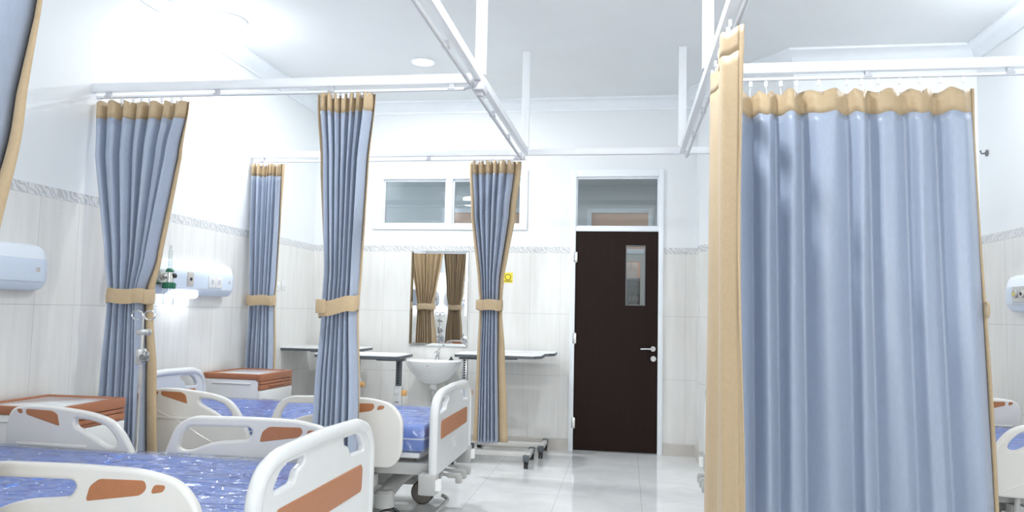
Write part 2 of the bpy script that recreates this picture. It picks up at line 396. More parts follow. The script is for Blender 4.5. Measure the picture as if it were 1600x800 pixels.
# door 1
bm = B(); a, b, d = -.543, .350, 2.735
for lo, hi in (((a, 0), (a+.048, d)), ((b-.048, 0), (b, d)), ((a+.048, d-.072), (b-.048, d)), ((a+.048, 2.125), (b-.048, 2.172))):
    rbox(bm, (lo[0], YB-.022, lo[1]), (hi[0], YB+.13, hi[1]), .005)
d1 = struct('door_1', bm, M_TRIMW)
bm = B()
for lo, hi in (((a+.048, 2.172), (a+.06, 2.663)), ((b-.06, 2.172), (b-.048, 2.663)), ((a+.06, 2.172), (b-.06, 2.182)), ((a+.06, 2.645), (b-.06, 2.663))):
    rbox(bm, (lo[0], YB+.0, lo[1]), (hi[0], YB+.04, hi[1]), .003)
tf = obj('transom', bm, M_TRIMW, d1)
bm = B(); rbox(bm, (a+.055, YB+.03, 2.178), (b-.055, YB+.036, 2.65)); obj('transom_pane', bm, M_GLASS, tf)
vx0, vx1, vz0, vz1 = -.008, .180, 1.407, 1.99
bm = B(); pierced(bm, -.493, .300, .012, 2.122, [(vx0, vx1, vz0, vz1)], YB-.005, YB+.035)
bmesh.ops.remove_doubles(bm, verts=bm.verts, dist=1e-5)
leaf = obj('door_leaf', bm, M_DOOR, d1); leaf['label'] = 'dark brown door leaf with narrow vision glass'
bm = B()
for lo, hi in (((vx0, vz0), (vx0+.01, vz1)), ((vx1-.01, vz0), (vx1, vz1)), ((vx0+.01, vz0), (vx1-.01, vz0+.01)), ((vx0+.01, vz1-.01), (vx1-.01, vz1))):
    rbox(bm, (lo[0], YB-.010, lo[1]), (hi[0], YB+.036, hi[1]), .002)
obj('vision_frame', bm, M_DKSTEEL, leaf)
bm = B(); rbox(bm, (vx0+.005, YB+.012, vz0+.005), (vx1-.005, YB+.018, vz1-.005)); obj('vision_pane', bm, M_GLASS, leaf)
hx, hz = .258, .997
bm = B(); cyl(bm, (hx, YB-.014, hz), (hx, YB-.004, hz), .025); cyl(bm, (hx, YB-.055, hz), (hx, YB-.012, hz), .009)
tube(bm, [(hx+.008, YB-.055, hz), (hx-.02, YB-.056, hz), (hx-.07, YB-.054, hz), (hx-.118, YB-.05, hz-.002)], .0085, 12); obj('door_handle', bm, M_BRUSH, leaf)
bm = B(); cyl(bm, (.262, YB-.014, .903), (.262, YB-.004, .903), .026); rbox(bm, (.258, YB-.0155, .893), (.266, YB-.013, .913), .002); obj('lock_rose', bm, M_BRUSH, leaf)
for z in (1.87, 1.08, .27):
    bm = B(); cyl(bm, (-.494, YB-.014, z-.055), (-.494, YB-.014, z+.055), .008, 12); rbox(bm, (-.512, YB-.025, z-.05), (-.476, YB-.006, z+.05), .002); obj('hinge', bm, M_BRUSH, d1)

# ---------------------------------------------------------------- corridor beyond the back wall
CY = 9.6
bm = B(); rbox(bm, (-4.6, YB+.15, -.15), (2.6, CY+.1, 0)); struct('floor_corridor', bm, M_FLOOR)
bm = B(); rbox(bm, (-4.6, YB+.15, 2.95), (2.6, CY+.1, 3.05)); struct('ceiling_corridor', bm, M_CORR)
O1, O2 = (-2.40, -.75, 2.15, 2.66), (-.50, .32, 0, 2.66)
bm = B(); pierced(bm, -4.6, 2.6, 0, 2.95, [O1, O2], CY, CY+.1); struct('wall_corridor', bm, M_CORR)
bm = B(); rbox(bm, (-4.7, YB+.15, 0), (-4.6, CY+.1, 2.95)); rbox(bm, (2.6, YB+.15, 0), (2.7, CY+.1, 2.95)); struct('wall_corridor_ends', bm, M_CORR)
bm = B(); a, b, c, d = O1
for lo, hi in (((a, c), (a+.06, d)), ((b-.06, c), (b, d)), ((a+.06, c), (b-.06, c+.05)), ((a+.06, d-.06), (b-.06, d)), ((-1.62, c+.05), (-1.56, d-.06))): rbox(bm, (lo[0], CY-.015, lo[1]), (hi[0], CY+.06, hi[1]), .004)
w4 = struct('window_4', bm, M_TRIMW)
bm = B(); rbox(bm, (a+.05, CY+.03, c+.04), (-1.61, CY+.036, d-.05)); rbox(bm, (-1.57, CY+.03, c+.04), (b-.05, CY+.036, d-.05)); obj('frosted_pane', bm, M_PEACH, w4)
bm = B(); a, b, c, d = O2
for lo, hi in (((a, 0), (a+.055, d)), ((b-.055, 0), (b, d)), ((a+.055, d-.06), (b-.055, d)), ((a+.055, 2.08), (b-.055, 2.14))): rbox(bm, (lo[0], CY-.015, lo[1]), (hi[0], CY+.06, hi[1]), .004)
d2 = struct('door_2', bm, M_TRIMW)
bm = B(); rbox(bm, (a+.05, CY+.03, 2.135), (b-.05, CY+.036, d-.055)); obj('transom_pane', bm, M_PEACH, d2)
bm = B(); pierced(bm, a+.057, b-.057, .01, 2.078, [(-.06, .17, 1.35, 1.98)], CY+.0, CY+.04); obj('door_leaf', bm, M_SKIRT, d2)
bm = B(); rbox(bm, (-.06, CY+.018, 1.35), (.17, CY+.024, 1.98)); obj('vision_pane', bm, M_GLASS, d2)
# room beyond the second door: a lit back wall, a dark rack of folders
bm = B(); rbox(bm, (-1.2, CY+2.0, 0), (1.4, CY+2.1, 3)); rbox(bm, (-1.2, CY+.1, 2.9), (1.4, CY+2, 3)); rbox(bm, (-1.3, CY+.1, 0), (-1.2, CY+2.1, 3)); rbox(bm, (1.4, CY+.1, 0), (1.5, CY+2.1, 3)); struct('wall_far_room', bm, M_PEACH)
bm = B(); rbox(bm, (-1.2, CY+.1, -.1), (1.4, CY+2.0, 0)); struct('floor_far_room', bm, M_FLOOR)
area('far_room_light', (.1, CY+1.0, 2.85), (0, 0, 0), 1.2, .8, 10, (1, .97, .92))
area('corridor_light', (-.6, YB+1.15, 2.93), (0, 0, 0), 4.0, .5, P_CORR, (.95, .98, 1))
rk = thing('storage_rack', 'dark storage rack seen through the vision glass of the brown door', 'shelf', (.12, CY+1.2, 0))
bm = B()
for sx in (-.3, .3):
    for sy in (-.15, .15): rbox(bm, (sx-.015, sy-.015, 0), (sx+.015, sy+.015, 1.85))
for z in (.3, .8, 1.3, 1.8): rbox(bm, (-.3, -.16, z), (.3, .16, z+.02))
rbox(bm, (-.3, .15, .05), (.3, .16, 1.84))
obj('rack_frame', bm, M_DKSTEEL, rk)
ct = thing('bright_patch_box', 'white box added on the dark rack to stand in for a bright patch behind the door glass', 'box', (.06, CY+1.16, 1.8205))  # added box, stands in for a bright patch beyond the glass
bm = B(); rbox(bm, (-.10, -.08, 0), (.10, .08, .22), .004); obj('body', bm, M_WHITEP, ct)
bm = B(); rbox(bm, (-.02, -.0815, .0), (.02, .0815, .222)); obj('tape', bm, M_PIPING, ct)
tot = thing('yellow_box', 'small yellow box on the dark rack behind the door glass', 'box', (.05, CY+1.08, 1.325))
bm = B(); rbox(bm, (-.07, -.02, 0), (.07, .02, .12), .006); obj('body', bm, M_YELLOW, tot)
for i in range(6):
    bm = B(); rbox(bm, (-.02, -.1, 0), (.02, .1, .30-.02*(i % 2)), .004)
    rbox(bm, (-.012, -.102, .18), (.012, -.1, .25), 0, 1)
    o = obj('binder', bm, [M_BLACK, M_DKSTEEL], None, loc=(-.14+.055*i if i < 1 else .0+.05*i, CY+1.2, 1.3221))
    tag(o, 'dark ring binder on the rack seen through the door glass', 'binder', 'binders on the rack beyond the door')

# ---------------------------------------------------------------- ceiling lamps
def downlight(x, y, label, power=P_DOWN, dome=False, r=.085):
    t = thing('ceiling_lamp', label, 'lamp', (x, y, H), group=None)
    if dome:
        bm = B(); lathe(bm, [(0, 0), (.17, 0), (.172, -.02), (.165, -.028), (.16, -.02)]); obj('lamp_base', bm, M_TRIMW, t)
        bm = B(); lathe(bm, [(.158, -.02), (.165, -.06), (.15, -.095), (.11, -.125), (.06, -.14), (0, -.145)]); obj('diffuser', bm, M_DOMEL, t)
    else:
        bm = B(); lathe(bm, [(r, .0), (r+.02, -.002), (r+.022, -.008), (r+.004, -.012), (r, -.006), (r, 0)]); obj('trim_ring', bm, M_TRIMW, t)
        bm = B(); lathe(bm, [(r, -.004), (r*.8, -.007), (0, -.008)]); obj('diffuser', bm, M_LAMP, t)
    l = bpy.data.lights.new('lamp_light', 'AREA'); l.shape = 'DISK'; l.size = .3 if dome else .17; l.energy = power; l.color = (.95, .98, 1)
    o = bpy.data.objects.new('lamp_light', l); o.location = (0, 0, -.16 if dome else -.014); COL.objects.link(o); o.parent = t
    return t
downlight(-2.98, 5.08, 'glaring white ceiling lamp close to the left wall cornice', P_DOME, True)
downlight(-1.735, 6.12, 'small round recessed downlight above the nearer left curtain beam')
downlight(2.36, 4.72, 'glaring white ceiling lamp at the right edge above the blue drawn curtain', P_DOME, True)
for x, y, sd in ((-2.86, 1.2, 'left'), (2.36, 1.2, 'right')): downlight(x, y, 'white dome ceiling lamp over the front %s bay, outside the photo' % sd, P_DOME, True)
downlight(-.2, 3.3, 'recessed downlight over the aisle, just above the top edge of the photo', P_DOWN)

# ---------------------------------------------------------------- curtain beams and rails
BZ0, BZ1 = 2.595, 2.648
RZ = 2.565
XA, XB, YM, YK, YF = -.82, .42, 4.06, 6.02, 1.85
def beam_thing(name, label, p0, p1, posts=(), rail=(0, 1), off=.0, group=None):
    p0, p1 = Vector((*p0, 0)), Vector((*p1, 0)); d = (p1-p0); L = d.length; ang = math.atan2(d.y, d.x)
    t = thing(name, label, 'curtain rail', (p0.x, p0.y, BZ0), ang, group)
    bm = B(); rbox(bm, (0, -.02, 0), (L, .02, BZ1-BZ0), .004); obj('beam', bm, M_TRACK, t)
    r0_, r1_ = rail
    bm = B(); z = RZ-BZ0
    rbox(bm, (r0_, off-.011, z-.007), (r1_, off+.011, z+.007), .003)
    rbox(bm, (r0_, off-.003, z-.0095), (r1_, off+.003, z-.0065), 0, 1)
    obj('curtain_rail', bm, [M_TRACK, M_RAIL], t)
    n = max(2, int((r1_-r0_)/.62)+1)
    for i in range(n):
        x = r0_+.08+(r1_-r0_-.16)*i/(n-1)
        bm = B(); rbox(bm, (x-.014, off-.014, z+.006), (x+.014, off+.014, .003), .003); rbox(bm, (x-.02, off-.017, z-.003), (x+.02, off+.017, z+.009), .002); obj('rail_bracket', bm, M_RAIL, t)
    for q in posts:
        bm = B(); rbox(bm, (q-.02, -.03, BZ1-BZ0-.002), (q+.02, .03, H-BZ0), .003); rbox(bm, (q-.032, -.04, H-BZ0-.006), (q+.032, .04, H-BZ0-.001), .002)
        obj('hanger_post', bm, M_TRACK, t)
    return t
beam_thing('curtain_beam', 'long white curtain beam running along the far end above the door', (XL, YK), (XR-1.0, YK), (), (.02, XA-XL))
beam_thing('curtain_beam', 'white curtain beam along the left side of the aisle with hanger posts', (XA, -1.2), (XA, YK-.02), (5.27, 7.16), (.1, 7.2), .035)
beam_thing('curtain_beam', 'white curtain beam along the right side of the aisle behind the beige drape', (XB, -1.2), (XB, YK-.02), (5.27, 7.16), (.1, 7.2), -.035)
beam_thing('curtain_beam', 'white curtain beam from left wall to aisle, nearer than the clerestory window', (XL, YM), (XA-.021, YM), (), (.02, 2.30))
beam_thing('curtain_beam', 'white curtain beam above the wide drawn blue curtain', (XB+.021, YM-.04), (XR, YM-.04), (), (.02, XR-XB-.04))
beam_thing('curtain_beam', 'white curtain beam over the front left bay, carrying the cut off foreground curtain', (XL, YF), (XA-.021, YF), (), (.02, 2.30))
# corner bend pieces of the rails
for x, y, sx, lab in ((XA, YM, -1, 'grey junction bracket where the left cross beam meets the aisle beam'),):
    bm = B(); rbox(bm, (x-.03, y-.06, RZ-.022), (x+.03, y+.07, BZ0-.002), .006); rbox(bm, (x-.018, y-.018, RZ-.045), (x+.018, y+.018, RZ-.02), .005)
    tube(bm, [(x-.16, y, RZ), (x-.09, y-.004, RZ), (x-.04, y-.03, RZ), (x-.02, y-.07, RZ), (x-.018, y-.13, RZ)], .008, 8)
    tag(obj('rail_junction', bm, M_RAIL), lab, 'bracket')
bm = B(); tube(bm, [(XA-.12, YK, RZ), (XA-.05, YK-.003, RZ), (XA-.012, YK-.03, RZ), (XA+.0, YK-.09, RZ), (XA+.0, YK-.16, RZ)], .008, 8)
tag(obj('rail_bend', bm, M_TRACK), 'curved white rail piece where the left aisle beam meets the far beam', 'curtain rail')

# ---------------------------------------------------------------- curtains
def lerp_keys(keys, z):
    if z >= keys[0][0]: return keys[0][1:]
    for k0, k1 in zip(keys, keys[1:]):
        if z >= k1[0]:
            t = (k0[0]-z)/(k0[0]-k1[0]); t = t*t*(3-2*t) if k0[-1] else t
            return tuple(a+(b-a)*t for a, b in zip(k0[1:-1], k1[1:-1])) + (0,)
    return keys[-1][1:]
def curtain(label, origin, ang, keys, nf, seed, hooks=8, tie=None, header=.105, flip=False, hook_dz=0, sag=.006, tie_tilt=0, hem_beige=False, wobble=.25, omega=.03, pleat=.6):
    """keys: (z, a0, a1, amp, bL, bR, smooth) in the local frame whose x runs along the rail; front faces -y"""
    rg = random.Random(seed)
    t = thing('privacy_curtain', label, 'curtain', (origin[0], origin[1], 0), ang)
    zt, zb = keys[0][0], keys[-1][0]
    ns = int(nf*22); ph = [rg.uniform(-.9, .9) for _ in range(nf+2)]; am = [rg.uniform(.6, 1.25) for _ in range(nf+2)]
    wd = [rg.uniform(.65, 1.4) for _ in range(nf)]; sw = sum(wd); cum = [0]
    for w in wd: cum.append(cum[-1]+w/sw)
    def foldpos(s):  # uneven fold widths
        q = s*nf; i = min(int(q), nf-1); return cum[i]+(cum[i+1]-cum[i])*(q-i)
    def pt(s, z):
        k = lerp_keys(keys, z); a0, a1, amp, bL, bR = k[0], k[1], k[2], k[3], k[4]
        tt = (zt-z)/(zt-zb)
        f0, f1 = a0+bL, a1-bR
        q = s*nf; i = int(q)
        A = am[i]*(1-(q-i))+am[min(i+1, nf+1)]*(q-i)
        phi = 2*pi*q; pi_ = ph[i]*(1-(q-i))+ph[min(i+1, nf+1)]*(q-i); phi += wobble*sin(tt*3.1+pi_)*sin(pi*(q-i))**2*(1 if 0 < q < nf else 0)
        w = (f1-f0)/nf
        x = f0+(f1-f0)*foldpos(s)+omega*w*sin(2*phi)
        y = -amp*A*(2.1*abs(sin(phi/2))**pleat-1.25)+amp*.45*sin(2.3*pi*s+tt*2+seed)
        y += .16*amp*sin(phi*1.5+2.2*tt+ph[i])*sin(phi/2)**2
        return x, y
    dr = sag
    rows_h = [zt-header*i/3 for i in range(4)]
    n2 = 46; zs = [zt-header-(zt-header-zb)*i/n2 for i in range(n2+1)]
    if tie:
        for dz in (-.07, -.05, -.03, 0, .03, .05, .07): zs.append(tie+dz)
        zs = sorted(set(round(z, 4) for z in zs), reverse=True)
    def droop(s, z):     # top edge dips between hooks
        return dr*(1-cos(2*pi*s*hooks))*max(0, 1-(zt-z)/(header*3))
    def sheet(name, zl, s0, s1, n, front, label2=None):
        bm = B(); grid = []
        for z in zl:
            row = []
            for j in range(n+1):
                s = s0+(s1-s0)*j/n; x, y = pt(s, z); row.append(bm.verts.new((x, y, z-droop(s, z))))
            grid.append(row)
        for r1, r2 in zip(grid, grid[1:]):
            for j in range(n): bm.faces.new((r1[j], r2[j], r2[j+1], r1[j+1]))
        return fin(bm, name, front, label2)
    def fin(bm, name, front, label2=None):
        me = bpy.data.meshes.new(name); bm.to_mesh(me); bm.free()
        for m in (front, M_BEIGE, M_BEIGE): me.materials.append(m)
        for p in me.polygons: p.use_smooth = True
        o = bpy.data.objects.new(name, me); COL.objects.link(o); o.parent = t
        md = o.modifiers.new('thickness', 'SOLIDIFY'); md.thickness = .0018; md.offset = 1.0 if flip else -1.0; md.material_offset = 1; md.material_offset_rim = 1
        if flip: md.use_flip_normals = False
        if label2: o['label'] = label2
        return o
    def strip(side):
        bm = B(); grid = []; n = 5
        for z in rows_h+zs[1:]:
            k = lerp_keys(keys, z); b = k[3] if side < 0 else k[4]
            x0, y0 = pt(0.0 if side < 0 else 1.0, z)
            row = []
            for j in range(n+1):
                q = j/n
                x = x0+side*b*q; y = y0-.018*sin(q*pi*.9)*(1 if not flip else -1)*min(1, b/.05)+.012*q*sin(3*z+seed)
                row.append(bm.verts.new((x, y, z-droop(0, z))))
            grid.append(row)
        for r1, r2 in zip(grid, grid[1:]):
            for j in range(n):
                q = (r1[j], r2[j], r2[j+1], r1[j+1])
                bm.faces.new(q if side > 0 else q[::-1])
        return fin(bm, 'side_border', M_BEIGE)
    front = M_BLUE
    p_ = sheet('fabric_panel', zs, 0, 1, ns, front)
    p_['label'] = 'blue fabric panel with beige lining'
    h_ = sheet('header_band', rows_h, 0, 1, ns, M_BEIGE, 'beige header band')
    if max(k[4] for k in keys) > .004: strip(-1)
    if max(k[5] for k in keys) > .004: strip(1)
    if tie:
        k = lerp_keys(keys, tie); a0, a1, amp = k[0], k[1], k[2]
        cx = (a0+a1)/2; rx = (a1-a0)/2+.010; ry = amp*1.55+.022
        bm = B(); n = 40; hh = .043
        for ri, (e, ih) in enumerate(((0, 0),)):
            rings = []
            for j in range(n):
                th = 2*pi*j/n; c, s = cos(th), sin(th)
                c2 = math.copysign(abs(c)**.7, c); s2 = math.copysign(abs(s)**.7, s)
                x = rx*c2; y = ry*s2; dz = tie_tilt*x/rx*.5-.004*sin(5*th+seed)
                rings.append([bm.verts.new((cx+x*(1+e2), y*(1+e2*1.5), tie+dz+h2)) for e2, h2 in ((0, -hh), (.02, -hh*.6), (.03, 0), (.02, hh*.6), (0, hh), (-.05, hh*.9), (-.05, -hh*.9))])
            for j in range(n):
                a, b = rings[j], rings[(j+1) % n]
                for q in range(7): bm.faces.new((a[q], b[q], b[(q+1) % 7], a[(q+1) % 7]))
        sx = 1 if seed % 2 else -1     # loose end of the band
        x0 = cx+sx*rx*.72
        rbox(bm, (x0-.03, -ry*.75-.022, tie-.04), (x0+.028, -ry*.75-.012, tie+.038), .004)
        obj('tieback', bm, M_BEIGE, t)['label'] = 'beige tieback band'
    for i in range(hooks):
        s = (i+.5)/hooks; x, y = pt(s, zt)
        bm = B(); zr = RZ+hook_dz-.012
        rbox(bm, (x-.009, -.006, zr-.028), (x+.009, .006, zr+.003), .003)
        yy = y
        tube(bm, [(x, 0, zr-.022), (x, yy*.5, zr-.03), (x, yy-.004, zt-.018), (x+.004, yy-.007, zt-.032), (x+.001, yy-.008, zt-.022)], .0018, 6)
        obj('curtain_hook', bm, M_TRACK, t)
    return t
# (z, x0, x1, amp, left border, right border, ease)
TZ = 2.535
curtain('wide tied blue curtain at the left wall, behind the steel drip stand', (0, YM), 0,
        [(TZ, -3.185, -2.585, .036, .0, .012, 1), (2.2, -3.16, -2.62, .042, 0, .03, 0), (1.62, -3.04, -2.72, .042, 0, .028, 1), (1.37, -3.005, -2.755, .036, 0, .05, 1), (.85, -3.02, -2.70, .042, .0, .075, 0), (.30, -3.05, -2.665, .045, 0, .085, 0)], 7, 3, 9, 1.37)
curtain('tied blue curtain hanging in front of the second bed, beside its footboard', (0, YM), 0,
        [(TZ+.02, -1.775, -1.432, .034, .016, .010, 1), (2.1, -1.74, -1.46, .036, .02, .016, 0), (1.55, -1.70, -1.485, .034, .012, .010, 1), (1.31, -1.695, -1.495, .03, 0, .006, 1), (.85, -1.72, -1.475, .034, 0, .004, 0), (.30, -1.735, -1.465, .036, 0, .004, 0)], 7, 4, 9, 1.335, tie_tilt=.045)
curtain('narrow tied blue curtain by the left wall beyond the second bed, beside the wall switches', (0, YK), 0,
        [(TZ+.01, -3.185, -2.905, .034, 0, .03, 1), (2.0, -3.18, -2.92, .036, 0, .016, 0), (1.6, -3.175, -2.935, .034, .008, .012, 1), (1.37, -3.17, -2.945, .03, .01, .012, 1), (.9, -3.17, -2.93, .034, 0, .014, 0), (.28, -3.18, -2.915, .036, 0, .02, 0)], 7, 5, 9, 1.375)
curtain('tied blue curtain with broad beige borders hanging beside the wall mirror', (0, YK), 0,
        [(TZ+.02, -1.295, -.862, .034, .028, .055, 1), (2.1, -1.27, -.90, .036, .03, .055, 0), (1.6, -1.20, -.985, .034, .03, .04, 1), (1.37, -1.18, -.995, .03, .025, .035, 1), (.95, -1.195, -.965, .034, .035, .06, 0), (.28, -1.215, -.925, .036, .05, .075, 0)], 6, 6, 10, 1.375)
curtain('wide blue curtain drawn straight across the right bay', (0, YM-.04), 0,
        [(TZ-.03, .50, 1.735, .032, 0, .016, 0), (2.3, .50, 1.742, .046, 0, .012, 0), (1.3, .50, 1.765, .046, 0, .014, 0), (.30, .50, 1.80, .046, 0, .022, 0)], 8, 8, 13, None, header=.12, wobble=.5, omega=.02, sag=.010, pleat=1.0)
curtain('beige drape seen from its lining side, along the right of the aisle', (XB-.005, 0), pi/2,
        [(TZ-.02, 3.08, 3.92, -.024, .03, .03, 0), (1.3, 3.05, 3.96, -.026, .03, .03, 0), (.3, 3.0, 4.05, -.03, .03, .03, 0)], 3, 9, 7, None, omega=.02, pleat=.8)
curtain('blue curtain cut off at the left edge of the photo, with a loose beige border', (0, YF), 0,
        [(TZ, -2.40, -1.63, .05, 0, .025, 1), (2.18, -2.36, -1.675, .05, 0, .03, 0), (1.9, -2.28, -1.705, .045, 0, .05, 1), (1.37, -2.08, -1.79, .04, 0, .07, 1), (.85, -2.12, -1.81, .045, 0, .06, 0), (.30, -2.14, -1.82, .045, 0, .06, 0)], 8, 11, 9, 1.37)
curtain('tied curtain hanging at the left wall of the front bay, seen only in the mirror', (0, YF), 0,
        [(TZ, -3.18, -2.72, .04, 0, .02, 1), (1.62, -3.10, -2.80, .04, 0, .03, 1), (1.37, -3.06, -2.84, .035, 0, .03, 1), (.90, -3.10, -2.80, .04, 0, .04, 0), (.30, -3.12, -2.78, .04, 0, .04, 0)], 8, 12, 9, 1.37)

# ---------------------------------------------------------------- hospital beds
L_BED = 2.05
FB_OUT = [(-.49, .40), (.49, .40), (.49, .70), (.488, .78), (.44, .845), (.34, .876), (0, .887), (-.34, .876), (-.44, .845), (-.488, .78), (-.49, .70)]
HOLE = [(.165, .838), (.30, .836), (.345, .818), (.385, .775), (.385, .758), (.24, .764), (.222, .80), (.172, .814)]
RAIL_F = [(0, .47), (0, .66), (.055, .80), (.13, .842), (.40, .848), (.62, .845), (.75, .82), (.82, .74), (.82, .53), (.77, .455), (.30, .45), (.04, .45)]
RAIL_FH = [(.078, .745), (.07, .700), (.105, .690), (.145, .699), (.20, .722), (.26, .737), (.40, .752), (.42, .787), (.405, .803), (.115, .797)]
RAIL_FO = [[(.455, .745), (.466, .79), (.497, .813), (.645, .816), (.652, .792), (.632, .772)], [(.664, .778), (.674, .806), (.712, .806), (.706, .786)]]
RAIL_H = [(0, .50), (0, .79), (.024, .84), (.095, .857), (.174, .859), (.27, .852), (.39, .84), (.47, .826), (.54, .80), (.59, .752), (.63, .69), (.67, .61), (.695, .53), (.67, .465), (.60, .45), (.05, .435)]
RAIL_HH = [(.345, .806), (.433, .799), (.504, .779), (.552, .734), (.567, .70), (.53, .688), (.495, .70), (.423, .739), (.35, .772)]
RAIL_HO = [[(.098, .840), (.235, .836), (.262, .822), (.276, .768), (.10, .814)], [(.050, .838), (.081, .839), (.082, .814), (.058, .821)]]
def scale_loop(lp, k): 
    cx = sum(p[0] for p in lp)/len(lp); cz = sum(p[1] for p in lp)/len(lp)
    return [(cx+(x-cx)*k, cz+(z-cz)*k) for x, z in lp]
me_fb = panel([rnd(FB_OUT, [.02, .02, .05, .05, .05, .1, .1, .1, .05, .05, .05]), rnd(HOLE, .018), rnd([(-x, z) for x, z in HOLE], .018)], .03, .008)
me_ins = panel([rnd([(-.365, .60), (.365, .60), (.37, .69), (.355, .708), (-.355, .708), (-.37, .69)], .02)], .037, .003)
me_plate = panel([rnd([(-.06, .47), (.06, .47), (.06, .56), (-.06, .56)], .02)], .034, .002)
me_rf = panel([rnd(RAIL_F, [.05]+[.05]*11), rnd(RAIL_FH, .02)], .036, .012, 3)
me_rh = panel([rnd(RAIL_H, .05), rnd(RAIL_HH, .02)], .036, .012, 3)
me_of = [panel([rnd(l, .012)], .0385, .002) for l in RAIL_FO]
me_oh = [panel([rnd(l, .012)], .0385, .002) for l in RAIL_HO]
wrng = random.Random(21)
WR = [(wrng.uniform(3, 16), wrng.uniform(8, 46), wrng.uniform(0, 6.28), wrng.uniform(.0012, .0036)) for _ in range(16)]
def wrinkle(x, y): return sum(a*(1-abs(sin(x*kx*.5+y*ky*.5+p+1.3*sin(y*5+p)))) for kx, ky, p, a in WR)-.012
def make_bed(label, xh, yc, rot, dz, shift=0, crease=True, down=0):
    t = thing('hospital_bed', label, 'bed', (xh, yc, 0), rot, 'hospital beds of the ward')
    def end(name, x, up, lab):
        bm = B(); add_mesh(bm, me_fb, YZ(x, 0, dz+up))
        pts = [(x, a*1.0, b+dz+up) for a, b in rnd([(-.478, .39), (-.478, .77), (-.43, .838), (-.335, .866), (0, .876), (.335, .866), (.43, .838), (.478, .77), (.478, .39)], .04, 5)[6:-6]]
        tube(bm, [(x, -.478, .39+dz)]+pts+[(x, .478, .39+dz)], .026, 12)
        e = obj(name, bm, M_ABS2, t); e['label'] = lab
        bm = B(); add_mesh(bm, me_ins, YZ(x, 0, dz+up*2.6)); obj('insert_panel', bm, M_ORANGE, e)['label'] = 'terracotta insert panel'
        bm = B(); add_mesh(bm, me_plate, YZ(x, 0, dz+up)); tube(bm, [(x+.017, .02*cos(q*pi/8), .515+.02*sin(q*pi/8)+dz+up) for q in range(16)], .003, 6, closed=True); obj('catch_plate', bm, M_ABS2, e)
        for s in (-1, 1):
            bm = B(); rbox(bm, (x-.075, s*.478-.042, .305+dz), (x+.03, s*.478+.042, .425+dz), .012); obj('corner_bracket', bm, M_STEEL, t)
            bm = B(); cyl(bm, (x+.03, s*.490, .335+dz), (x+.03, s*.490, .395+dz), .026, 16); obj('bumper_roller', bm, M_WHITEP, t)
    end('footboard', L_BED, 0, 'white footboard with terracotta strip')
    end('headboard', .035, .02, 'white headboard with terracotta strip')
    # side rails
    for s in (-1, 1):
        dz0 = dz
        if s == down: dz = dz-.33
        for nm, me, ors, x0 in (('side_rail', me_rf, me_of, 1.13+shift), ('side_rail', me_rh, me_oh, .34+shift)):
            bm = B(); add_mesh(bm, me, XZ(s*.52, x0, dz))
            y = s*.52
            if x0 > .8 + shift: rbox(bm, (x0+.10, y-.0235, .655+dz), (x0+.62, y+.0235, .672+dz), .005)
            else:
                rbox(bm, (x0+.06, y-.0235, .672+dz), (x0+.42, y+.0235, .690+dz), .005)
                tube(bm, [(x0+.02, y+s*.0165, .745+dz), (x0+.22, y+s*.0168, .665+dz), (x0+.40, y+s*.0168, .57+dz), (x0+.60, y+s*.0165, .475+dz)], .0045, 6)
            r = obj(nm, bm, M_ABS, t); r['label'] = 'cream side rail with hand opening'
            for om in ors:
                bm = B(); add_mesh(bm, om, XZ(y, x0, dz)); obj('insert_panel', bm, M_ORANGE, r)['label'] = 'terracotta inlay'
            for q in ((.2, .5) if me is me_rh else (.25, .62)):
                bm = B(); rbox(bm, (x0+q-.03, s*.455-.035, .33+dz0), (x0+q+.03, s*.455+.035, .40+dz0), .006)
                tube(bm, [(x0+q, s*.47, .36+dz0), (x0+q+.015, s*.500, .365+(dz+dz0)/2), (x0+q, s*.505, .50+dz)], .014, 10)
                obj('rail_hinge', bm, M_STEEL, r)
        dz = dz0
    # mattress, piping, film
    mz0, mz1 = .535+dz, .682+dz
    bm = B(); rbox(bm, (.09, -.445, mz0), (L_BED-.065, .445, mz1), .022, seg=3); mt = obj('mattress', bm, M_BLUEM, t)
    bm = B(); zc = .608+dz
    tube(bm, [(*p, zc) for p in rnd([(.088, -.447), (L_BED-.063, -.447), (L_BED-.063, .447), (.088, .447)], .03)], .0042, 6, closed=True); obj('piping', bm, M_PIPING, mt)
    bm = B(); nx, ny = 110, 56; x0, x1, yy = .083, L_BED-.058, .455; grid = []
    for i in range(nx+1):
        row = []
        for j in range(ny+1):
            u, v = i/nx, j/ny; x = x0+(x1-x0)*u; w = -1+2*v
            # wrap down both long sides
            q = abs(w); 
            if q < .8: y, z = w/.8*yy, mz1+.006+wrinkle(x, w)*.8
            else: y, z = math.copysign(yy+.004+wrinkle(x*1.7, q*3)*.35, w), mz1-(q-.8)/.2*(mz1-mz0-.004)
            if i in (0, nx): z = min(z, mz1-.002)
            if crease and q < .8: z -= .010*math.exp(-((x-1.02-.03*sin(w*6))/.018)**2)
            row.append(bm.verts.new((x, y, z)))
        grid.append(row)
    for a, b in zip(grid, grid[1:]):
        for j in range(ny): bm.faces.new((a[j], b[j], b[j+1], a[j+1]))
    for e in (grid[0], grid[-1]):      # end flaps
        lo = [bm.verts.new((v.co.x, v.co.y*.99, mz0+.006)) for v in e[ny//10:-ny//10]]
        up_ = e[ny//10:-ny//10]
        for j in range(len(lo)-1): bm.faces.new((up_[j], lo[j], lo[j+1], up_[j+1]))
    obj('plastic_wrap', bm, M_FILM, mt, smooth=1.2)['label'] = 'clear plastic wrapping'
    # deck and hi-lo frame
    bm = B()
    for a, b in ((.10, .72), (.74, 1.0), (1.02, 1.42), (1.44, L_BED-.09)): rbox(bm, (a, -.44, .495+dz), (b, .44, .53+dz), .012)
